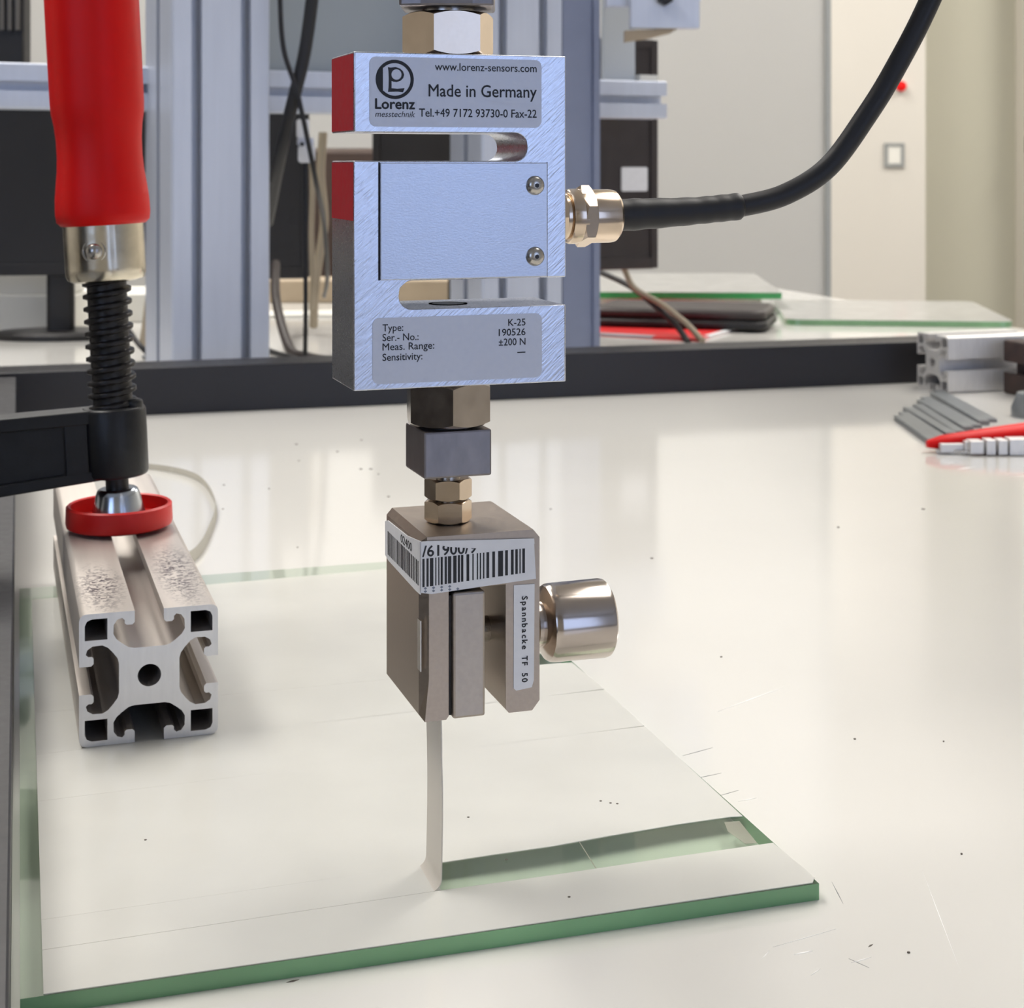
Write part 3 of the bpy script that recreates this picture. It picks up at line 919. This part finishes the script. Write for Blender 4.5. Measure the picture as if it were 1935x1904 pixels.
for p_ in bo.data.polygons:
    p_.use_smooth = False
obj('moving_jaw', MB().box(7.3, 15.0, -0.9, 29, 0.2, 28.8), M_JAW, gr, 0, 0.6)
obj('jaw_facing', MB().box(6.75, 7.3, 0.5, 28, 0.8, 28.0), M_BLACKM, gr, 0)
obj('scuff_plate', MB().box(-0.15, 0.1, -0.1, 2.6, 11.5, 23), M_STEEL, gr, 0)
scw = MB()
scw.lathe([(4.4, 15.0), (4.6, 15.4), (4.6, 16.2), (3.0, 16.6), (3.0, 30)], 32, 'x', (0, 14, 15.7))
obj('clamping_screw', scw, M_STEEL, gr)
kn = MB().lathe([(4.8, 28.3), (5.0, 29.6), (5.0, 31.0), (5.6, 31.6), (5.4, 33.4), (7.6, 34.0), (8.7, 34.5), (9.15, 35.3), (9.25, 36.5), (9.4, 48.8), (9.2, 49.7), (8.6, 50.2), (1, 50.3)], 48, 'x', (0, 14, 15.7))
obj('knurled_knob', kn, mat('polished_steel_knob', (188, 178, 170), 0.18, 1.0, 0.07, 90, stretch=(0.2, 1, 1)), gr, 32)
# white sticker with barcode around the upper front corner
def gface(name, poly, m, parent, h0, h1):
    n = len(poly)
    vs = [(x, -h0, z) for x, z in poly] + [(x, -h1, z) for x, z in poly]
    return obj(name, MB().add(vs, [list(range(n)), list(range(n, 2 * n))[::-1]] + [(i, n + i, n + (i + 1) % n, (i + 1) % n) for i in range(n)]), m, parent, 0)
def sface(name, poly, m, parent, h0, h1):
    n = len(poly)
    vs = [(-h0, y, z) for y, z in poly] + [(-h1, y, z) for y, z in poly]
    return obj(name, MB().add(vs, [list(range(n)), list(range(n, 2 * n))[::-1]] + [(i, n + i, n + (i + 1) % n, (i + 1) % n) for i in range(n)]), m, parent, 0)
stk = gface('barcode_sticker', [(-0.25, 29.4), (2.5, 28.9), (9, 29.3), (27.4, 30.4), (26.9, 39.7), (12, 40.4), (1, 40.9), (-0.25, 40.9)], M_WLAB, gr, 0.0, 0.25)
stl = sface('sticker_side', [(-0.25, 29.0), (4, 28.9), (30, 29.6), (33.4, 30.2), (33.6, 38.4), (31, 39.2), (12, 39.6), (-0.25, 41.0)], M_WLAB, gr, 0.0, 0.25)
bars = MB()
x = 0.3
random.seed(3)
wid = [0.25, 0.5, 0.28, 0.75, 0.3, 0.5, 0.8, 0.4, 0.9, 0.3]
while x < 24.6:
    w = random.choice((0.26, 0.5, 0.5, 0.8)) if x < 9 else (random.choice((0.3, 0.55, 0.6, 0.65)) if not 17 < x < 18.6 else 1.2)
    bx = min(x + w, 24.7)
    zt = 37.0 + 0.6 * min(1, x / 24)
    zb = 30.6 + 1.4 * x / 24.6
    bars.box(x, bx, -0.3, -0.25, zb, zt)
    x = bx + (random.choice((0.25, 0.3, 0.45)) if x < 9 else random.choice((0.4, 0.5, 0.75)))
obj('barcode', bars, M_INK, stk, 0)
bars = MB()
y = 1.2
while y < 30:
    w = random.choice((0.4, 0.6, 0.9))
    bars.box(-0.3, -0.25, y, y + w, 30.7 + 0.3 * y / 30, 36.2 + 0.5 * y / 30)
    y += w + random.choice((0.5, 0.7))
obj('barcode', bars, M_INK, stl, 0)
GM = Matrix(((1, 0, 0, 0), (0, 0, -1, -0.3), (0, 1, 0, 0), (0, 0, 0, 1)))
text_mesh('/61900/9', 0.3, 13.0, 37.5, 2.4, GM, 'lettering', stk, M_INK, bold=0.02)
gface('sticker_fold', [(2.5, 40.4), (6, 39.4), (11, 38.7), (20, 38.0), (27.0, 38.5), (26.9, 39.75), (12, 40.45), (1, 41)], M_WLAB, stk, 0.25, 0.42)
SM = Matrix(((0, 0, -1, -0.3), (-1, 0, 0, 0), (0, 1, 0, 0), (0, 0, 0, 1)))
text_mesh('02400', -17.5, -7.0, 37.0, 1.9, SM, 'lettering', stl, M_INK)
dia = MB()
for i in range(9):
    dx, dz = 1.0 + (i % 5) * 1.9, 29.6 + (i // 5) * 0.7
    dia.prism([(dx - .4, dz), (dx, dz - .32), (dx + .4, dz), (dx, dz + .32)], -0.29, -0.25, 'y')
obj('pattern', dia, mat('grey_print', (120, 126, 140), 0.5, 0, 0.1, 200), stk, 0)
wl = gface('name_sticker', [(22.0, 5.6), (22.6, 5.0), (26.4, 5.4), (26.9, 7), (27.1, 29.2), (22.05, 29.3)], M_WLAB, gr, 0.0, 0.2)
WM = Matrix(((0, 1, 0, 0), (0, 0, -1, -0.25), (-1, 0, 0, 0), (0, 0, 0, 1)))
text_mesh('Spannbacke TF 50', -26.8, -6.6, 24.0, 1.35, WM, 'lettering', wl, M_INK, mono=True, bold=0.03)

# ------------------------------------------------------------------ machine frame behind the rail
def slotted(w, d, slots_front, slot=4.2):
    """outline of a w x d post with T slots in the front (y = 0) and back, one in each side"""
    out = []
    def notch(cx, cy, dirx, diry):
        # dir along the walk; inward normal is to the left of the walk (counter-clockwise outline)
        nx, ny = -diry, dirx
        P = lambda u, n: (cx + dirx * u + nx * n, cy + diry * u + ny * n)
        return [P(-slot, 0), P(-slot, 4.5), P(-9, 4.5), P(-9, 9), P(-5, 12), P(5, 12), P(9, 9), P(9, 4.5), P(slot, 4.5), P(slot, 0)]
    e = 1.5
    out += [(e, 0)]
    for s_ in slots_front:
        out += notch(s_, 0, 1, 0)
    out += [(w - e, 0), (w, e)] + notch(w, d / 2, 0, 1) + [(w, d - e), (w - e, d)]
    for s_ in reversed(slots_front):
        out += notch(s_, d, -1, 0)
    out += [(e, d), (0, d - e)] + notch(0, d / 2, 0, -1) + [(0, e)]
    return out
fr_ = thing('machine_frame', (-227, 1262, 0.4), 29, 'aluminium profile machine frame with upright posts, a cross beam and grey panels', 'frame')
section([slotted(80, 72, (20, 60))], 720, Matrix(((1, 0, 0, -40), (0, 1, 0, 0), (0, 0, 1, 0), (0, 0, 0, 1))), 'post', M_POST, fr_)
def loc29(X, Y):
    dx, dy = X + 227, Y - 1262
    c_, s_ = math.cos(R(29)), math.sin(R(29))
    return (dx * c_ + dy * s_, -dx * s_ + dy * c_)
q = loc29(9.6, 1396)
section([slotted(80, 62, (20, 60))], 720, Matrix(((1, 0, 0, q[0] - 40), (0, 1, 0, q[1]), (0, 0, 1, 0), (0, 0, 0, 1))), 'post', M_POST, fr_)
du = MB().box(q[0] + 40.5, q[0] + 71, q[1] + 1, q[1] + 52, 0, 720)
du.box(q[0] + 71, q[0] + 77.5, q[1] - 2, q[1] + 52, 0, 720)
obj('cable_duct', du, M_DUCT, fr_, 0, 0.8)
A, B = loc29(-393, 1244), loc29(147, 1532)
bl = math.hypot(B[0] - A[0], B[1] - A[1]) + 260
ba = math.atan2(B[1] - A[1], B[0] - A[0])
RM = Matrix.Translation((B[0], B[1], 213.7)) @ Matrix.Rotation(ba, 4, 'Z') @ Matrix(((0, 0, 1, -bl), (35.4 / 40, 0, 0, 17.7), (0, 35.4 / 40, 0, 17.7), (0, 0, 0, 1)))
section(SEC, bl, RM, 'cross_beam', M_POST, fr_)
def onbeam(name, x0, x1, z0, z1, m, y0=12, y1=18, bevel=0):
    mb = MB().box(x0, x1, y0, y1, z0, z1)
    mb.xf(Matrix.Translation((B[0], B[1], 0)) @ Matrix.Rotation(ba, 4, 'Z'))
    return obj(name, mb, m, fr_, 0, bevel)
onbeam('panel', -425, -130, 249.3, 700, M_PANEL)
onbeam('panel', -62, -28, 249.3, 700, M_PANEL2)
onbeam('spacer', -27, -8, 249.3, 255, M_WHITE, 4, 20)
# white bracket high on the right of the frame
bk = thing('mounting_bracket', (104, 1432, 291), 5, 'pale bracket plate with a bolt mounted high on the machine frame', 'bracket')
obj('plate', MB().prism([(0, 0), (62, 0), (62, 24), (70, 34), (70, 120), (0, 120)], -8, 4, 'y'), M_POST, bk, 0, 1)
obj('bolt', MB().hexnut(13, 0, 8, 0).xf(Matrix.Translation((30, -8, 27)) @ Matrix.Rotation(R(90), 4, 'X')), M_BLACKM, bk, 25)
obj('drive_belt', MB().prism([(-4, -2), (20, -1), (46, 4), (46, 2), (36, -4), (20, -8), (-4, -12)], -6, 6, 'y'), M_BEIGE, bk, 40)
obj('arm', MB().box(-20, 6, 4, 20, 20, 110), M_POST, bk, 0, 1)

# hanging cables
def cable(name, pts, rad, m, label, cat='cable', group=None, n=6):
    return solo(name, MB().tube(spline(pts, n), rad, 12), m, (0, 0, 0), 0, label, cat, group, 60)
cable('hanging_cable', [(-184.0, 1270, 366.7), (-182.8, 1270, 308.4), (-179.9, 1270, 262.6), (-169.5, 1270, 229.3), (-161.8, 1275, 191.9), (-157.3, 1300, 154.0), (-163.0, 1400, 120.5), (-171.6, 1500, 67.7), (-192.0, 1650, 35.8)], 2.0, M_RUBBER, 'thin black cable crossing the thick one beside the left post')
cable('hanging_cable', [(-154.4, 1290, 365.6), (-158.8, 1285, 305.8), (-164.5, 1280, 259.1), (-172.5, 1280, 225.6), (-180.6, 1290, 198.5), (-193.2, 1330, 166.6), (-212.1, 1400, 120.5)], 5.2, M_RUBBER, 'thick black cable hanging down and behind the left post')
cable('hanging_cable', [(-170.3, 1335, 203.8), (-170.1, 1330, 166.6), (-170.1, 1330, 110.0), (-170.7, 1335, 44.1), (-172.4, 1345, 3.4), (-165.0, 1300, -0.3)], 1.9, M_RUBBER, 'straight black cable dropping vertically to the back rail')
cable('floor_cable', [(-240, 1640, 70), (-228, 1560, 40), (-200, 1450, 6), (-178, 1400, 4), (-150, 1360, 4)], 4.5, M_DARK2, 'thick dark cable sloping down onto the bench right of the post')
cable('floor_cable', [(-262, 1500, 12), (-225, 1460, 4), (-200, 1410, 4), (-176, 1370, 4)], 2.6, M_RUBBER, 'thin dark cable lying on the bench right of the post')
cable('beige_cable', [(-337.2, 1480, 161.3), (-326.3, 1470, 142.1), (-316.9, 1460, 118.3), (-313.5, 1440, 95.5), (-319.8, 1430, 63.2), (-322.2, 1420, 31.3), (-321.3, 1410, 11.5), (-307.3, 1405, 2.4)], 3.2, M_BCAB, 'beige cable bending down left of the tall post')
cable('beige_cable', [(-306.4, 1440, 90.7), (-307.1, 1430, 63.2), (-309.3, 1410, 32.3), (-313.7, 1405, 7.5), (-319.9, 1400, 3.0)], 2.4, M_GREYS, 'grey cable running down beside the beige one')
cable('floor_cable', [(-369.8, 1500, 48.0), (-348.0, 1450, 28.4), (-323.6, 1400, 14.9), (-313.5, 1400, 4.8)], 2.4, M_RUBBER, 'short black cable on the bench behind the clamp screw')
cable('beige_cable', [(-193.8, 1560, 181.2), (-192.8, 1560, 145.4), (-193.8, 1560, 104.5), (-192.8, 1560, 61.0), (-195.7, 1575, 29.0)], 2.6, M_BCAB, 'straight beige cable hanging in front of the dark monitor')
cable('beige_cable', [(-187.3, 1600, 202.5), (-189.4, 1600, 160.5), (-186.2, 1600, 113.3), (-192.5, 1600, 71.3), (-195.7, 1600, 39.9), (-199.2, 1620, 9.0)], 4.4, M_BCAB, 'wavy beige cable hanging behind the load cell')
cable('bench_cable', [(76.9, 1700, 63.4), (92.0, 1690, 58.0), (121.4, 1660, 45.3), (145.0, 1620, 27.6), (162.7, 1585, 10.9), (168.7, 1545, -0.2)], 3.0, M_RUBBER, 'black cable running across the dark case on the bench')
cable('bench_cable', [(99.0, 1650, 92.6), (107.1, 1650, 84.4), (115.2, 1650, 62.8), (125.3, 1640, 44.6), (149.4, 1610, 31.1), (169.9, 1580, 15.6), (182.4, 1545, 1.8)], 3.0, M_BCAB, 'grey brown cable dropping behind the cable gland')
# white cable connector
wc = thing('cable_connector', (-166, 1300, 172), 12, 'white plastic plug hanging on the cables beside the left post', 'connector')
obj('plug', MB().prism(rrect(-6.2, 7, 0, 14.5, 3), -5, 5, 'y'), M_WLAB, wc, 30)
obj('collar', MB().prism(rrect(-7, 6, 14, 20, 1.5), -4.5, 4.5, 'y'), M_LABEL, wc, 30)
obj('housing', MB().prism(rrect(-7.5, 2.5, 20, 35, 2), -4, 4, 'y'), M_WLAB, wc, 30)
obj('latch', MB().lathe([(1.6, -6), (1.6, -4)], 12, 'y', (-3.5, 0, 15)), M_BLACKM, wc)

# ------------------------------------------------------------------ things on the far part of the bench
def monitor(loc, rz, w, z0, z1, label, neck=0, base=(60, 34), depth=22, m=M_DARK, neck_w=26):
    t = thing('monitor', loc, rz, label, 'monitor')
    obj('casing', MB().box(-w / 2, w / 2, 0, depth, z0, z1), m, t, 0, 4)
    bz = MB()
    for q_ in ((-w / 2 + 1, -w / 2 + 9, z0 + 1, z1 - 1), (w / 2 - 9, w / 2 - 1, z0 + 1, z1 - 1), (-w / 2 + 9, w / 2 - 9, z0 + 1, z0 + 12), (-w / 2 + 9, w / 2 - 9, z1 - 9, z1 - 1)):
        bz.box(q_[0], q_[1], -2, 0, q_[2], q_[3])
    obj('bezel', bz, m, t, 0, 0.6)
    obj('neck', MB().prism(rrect(neck - neck_w / 2, neck + neck_w / 2, depth * 0.2, depth * 0.2 + 18, 5), 6, z0 + 30), m, t)
    obj('foot', MB().lathe([(1, 0), (1, 0.01), (base[0], 0.2), (base[0], 5), (base[0] - 6, 8), (1, 8)], 48).xf(Matrix.Translation((neck, depth * 0.2 + 8, 0)) @ Matrix.Diagonal((1, base[1] / base[0], 1, 1))), m, t)
    return t
monitor((-470, 1572, 0), 8, 290, 62, 236, 'large black monitor behind the red clamp handle on an oval foot', 28, (64, 36))
monitor((-285, 1690, 0), 10, 145, 50, 236, 'narrow black monitor half hidden behind the left post', -30, (60, 34))
monitor((-92, 1880, 0), 0, 142, 100, 236, 'black monitor seen through the upper slot of the load cell', 30, (60, 34))
mr_ = monitor((78, 1590, 0), 24, 150, 66, 296, 'tall black monitor with a white sticker standing right of the blue grey duct', -52, (44, 30), m=M_DARK2)
obj('sticker', MB().prism(rrect(33, 62, 144, 168, 2), -2.2, 0, 'y'), M_WLAB, mr_, 0)

tw = thing('equipment_tower', (-606, 1700, 0), 0, 'black ribbed equipment tower standing behind the large monitor', 'computer')
obj('case', MB().box(-90, 92, 0, 26, 0, 430), M_DARK, tw, 0, 3)
for k in range(22):
    obj('rib', MB().box(-84 + k * 8, -80 + k * 8, -4, 0, 312, 420), M_RIB, tw, 0)

solo('cardboard_box', MB().box(-75, 75, 0, 52, 0, 38), M_WHITE, (-519, 1640, 0), 0, 'white flat box under the large monitor, lower of two', 'box', None, 0, 1.5)
solo('cardboard_box', MB().box(-75, 70, 0, 50, 0, 20), M_WHITE, (-519, 1642, 38), 0, 'white flat box under the large monitor, upper of two', 'box', None, 0, 1.5)
solo('paper_pad', MB().box(-60, 60, 0, 120, 0, 30), M_WHITE, (-420, 1745, 0), 5, 'white pad of paper behind the clamp screw left of the post', 'paper', None, 0, 1)
solo('flat_carton', MB().box(-150, 150, 0, 80, 0, 27), M_BEIGE, (-170, 1990, 0), 0, 'flat beige carton lying across the far bench behind the load cell', 'box', None, 0, 1.5)
solo('paper_sheet', MB().box(-80, 80, 0, 60, 0, 3), M_WHITE, (-210, 1800, 0), 8, 'white loose paper sheets right of the post on the bench', 'paper', None, 0, 0.4)

# office chair behind the bench
oc = thing('office_chair', (-232, 2420, -TABLE), 10, 'brown upholstered office chair behind the bench', 'chair')
bk_ = []
obj('backrest', MB().prism(rrect(-110, 58, 560, 945, 40, 8), 0, 60, 'y'), M_CHAIR, oc, 40, 8)
obj('seat', MB().prism(rrect(-230, 180, 10, 430, 50), 420, 490), M_CHAIR, oc, 40, 8)
obj('backrest_bar', MB().box(-50, 0, 50, 80, 440, 700), M_DARK, oc, 0, 2)
obj('column', MB().lathe([(28, 60), (28, 300), (22, 300), (22, 425)], 24, 'z', (-25, 220, 0)), M_DARK, oc)
for k in range(5):
    a = R(72 * k)
    obj('foot', MB().tube([(-25, 220, 90), (-25 + 270 * math.cos(a), 220 + 270 * math.sin(a), 55)], [22, 14], 10), M_DARK, oc)
    obj('castor', MB().lathe([(26, -14), (26, 14)], 20, 'x', (-25 + 270 * math.cos(a), 220 + 270 * math.sin(a), 28)), M_DARK, oc)

# filmed glass panes, red booklet and dark case at the right of the far bench
p1 = thing('filmed_glass_sheet', (200, 1835, 18), -3, 'white filmed glass pane with a bright green edge on the far bench', 'glass sheet')
mb = MB().box(-115, 106, 0, 320, 0, 7)
mb.mi = [0, 0, 1, 1, 1, 1]
obj('glass_plate', mb, [M_GEDGE2, M_GEDGE2], p1, 0)
obj('film', MB().box(-115, 106, 0.5, 320, 7, 7.6), M_FILM, p1, 0)
solo('foam_board', MB().box(-105, 85, 20, 300, 0, 18), M_WHITE, (200, 1835, 0), -3, 'white foam board under the glass pane with the bright green edge', 'board', None, 0, 1)
p2 = thing('filmed_glass_sheet', (408, 1700, 0), -6, 'white filmed glass pane with a rounded corner lying flat near the bench edge', 'glass sheet')
obj('glass_plate', MB().prism(rrect(-118, 118, 0, 250, 14), 0.2, 6), M_GEDGE, p2, 0)
obj('film', MB().prism(rrect(-118, 118, 0.5, 250, 14), 6, 6.6), M_FILM, p2, 0)
bk2 = thing('red_booklet', (180, 1556, 0), -26.5, 'red booklet with grey and white printed bands lying under the dark case', 'booklet')
# local x runs to the left-back edge, y into depth
obj('cover', MB().box(-185, 0, 0, 250, 0, 2.4), M_REDP, bk2, 0, 0.3)
obj('printed_band', MB().box(-150, -48, -0.2, 12, 0.9, 2.6), M_GREYP, bk2, 0)
obj('printed_band', MB().box(-6, 0.3, 30, 215, 0.4, 2.7), M_WLAB, bk2, 0)
obj('pages', MB().box(-184, 0.2, 0.5, 249, 0.8, 1.6), M_WLAB, bk2, 0)
cs = thing('dark_case', (168, 1652, 2.6), -16, 'black soft case lying on the red booklet', 'case')
obj('lower_shell', MB().prism(rrect(-92, 92, 0, 105, 14), 0, 9), M_DARK, cs, 40, 3)
obj('upper_shell', MB().prism(rrect(-90, 90, 2, 103, 14), 9.5, 20), M_DARK2, cs, 40, 4)
obj('zip', MB().prism(rrect(-91, 91, 1, 104, 14), 8.8, 9.8), M_BLACKM, cs, 40)

# grey strips and the red tool in front of the short profile
for k in range(8):
    y0 = 1000 + 13 * k + (6 if k % 2 else -4)
    ln = 96 + 6 * k
    mb = MB().prism([(0, 0), (7.2, 0), (7.2, ln), (0, ln)], 0, 2.4 if k % 2 else 3.2)
    x0 = 254 + 8.6 * k
    solo('plastic_strip', mb, M_GREYS, (x0, 985 + 12 * k, 0), -1 + 0.7 * (k % 3), 'narrow grey strip in the row lying beside the red tool', 'strip', 'grey strips lying side by side', 0, 0.3)
tl = thing('red_handled_tool', (246, 962, 0), 2, 'hand tool with a red handle and a notched steel blade on the bench', 'tool')
rs = []
for k in range(13):
    u = k / 12
    x_ = 112 * u
    cz = 5.0 + 6.5 * u
    hh = 3.8 + 4.2 * math.sin(min(1, u * 1.1) * math.pi / 2)
    yy = -4 + 16 * u
    sc_ = 0.55 if k == 0 else 1
    rs.append([(x_, yy + hh * 1.2 * sc_ * math.cos(2 * math.pi * i / 16), cz + hh * sc_ * math.sin(2 * math.pi * i / 16)) for i in range(16)])
obj('handle', MB().rings(rs), M_RED, tl, 60)
bd_ = MB().box(6, 22, -12, -7.6, 1.2, 6.2)
for k, (x0, x1, z0, z1) in enumerate(((22, 30, 1.0, 8.6), (31.5, 37, 0.6, 9.2), (38.5, 44, 0.6, 9.2), (45, 112, 0.4, 9.8))):
    bd_.box(x0, x1, -16 - 0.05 * x0, -8, z0, z1)
bd_.box(20, 112, -14, -9, 1.5, 8)
obj('steel_blade', bd_, M_SAWN, tl, 0, 0.4)
obj('blade_tip', MB().prism([(4, -9), (24, -15), (24, -8), (8, -6)], 0.2, 3), M_STEEL, tl, 0, 0.3)
gw = solo('round_washer', MB().lathe([(1, 0), (14, 0), (14, 6), (10, 16), (1, 18)], 28), M_GREYS, (353, 1095, 0), 0, 'small grey rounded cap standing beside the short profile', 'cap')
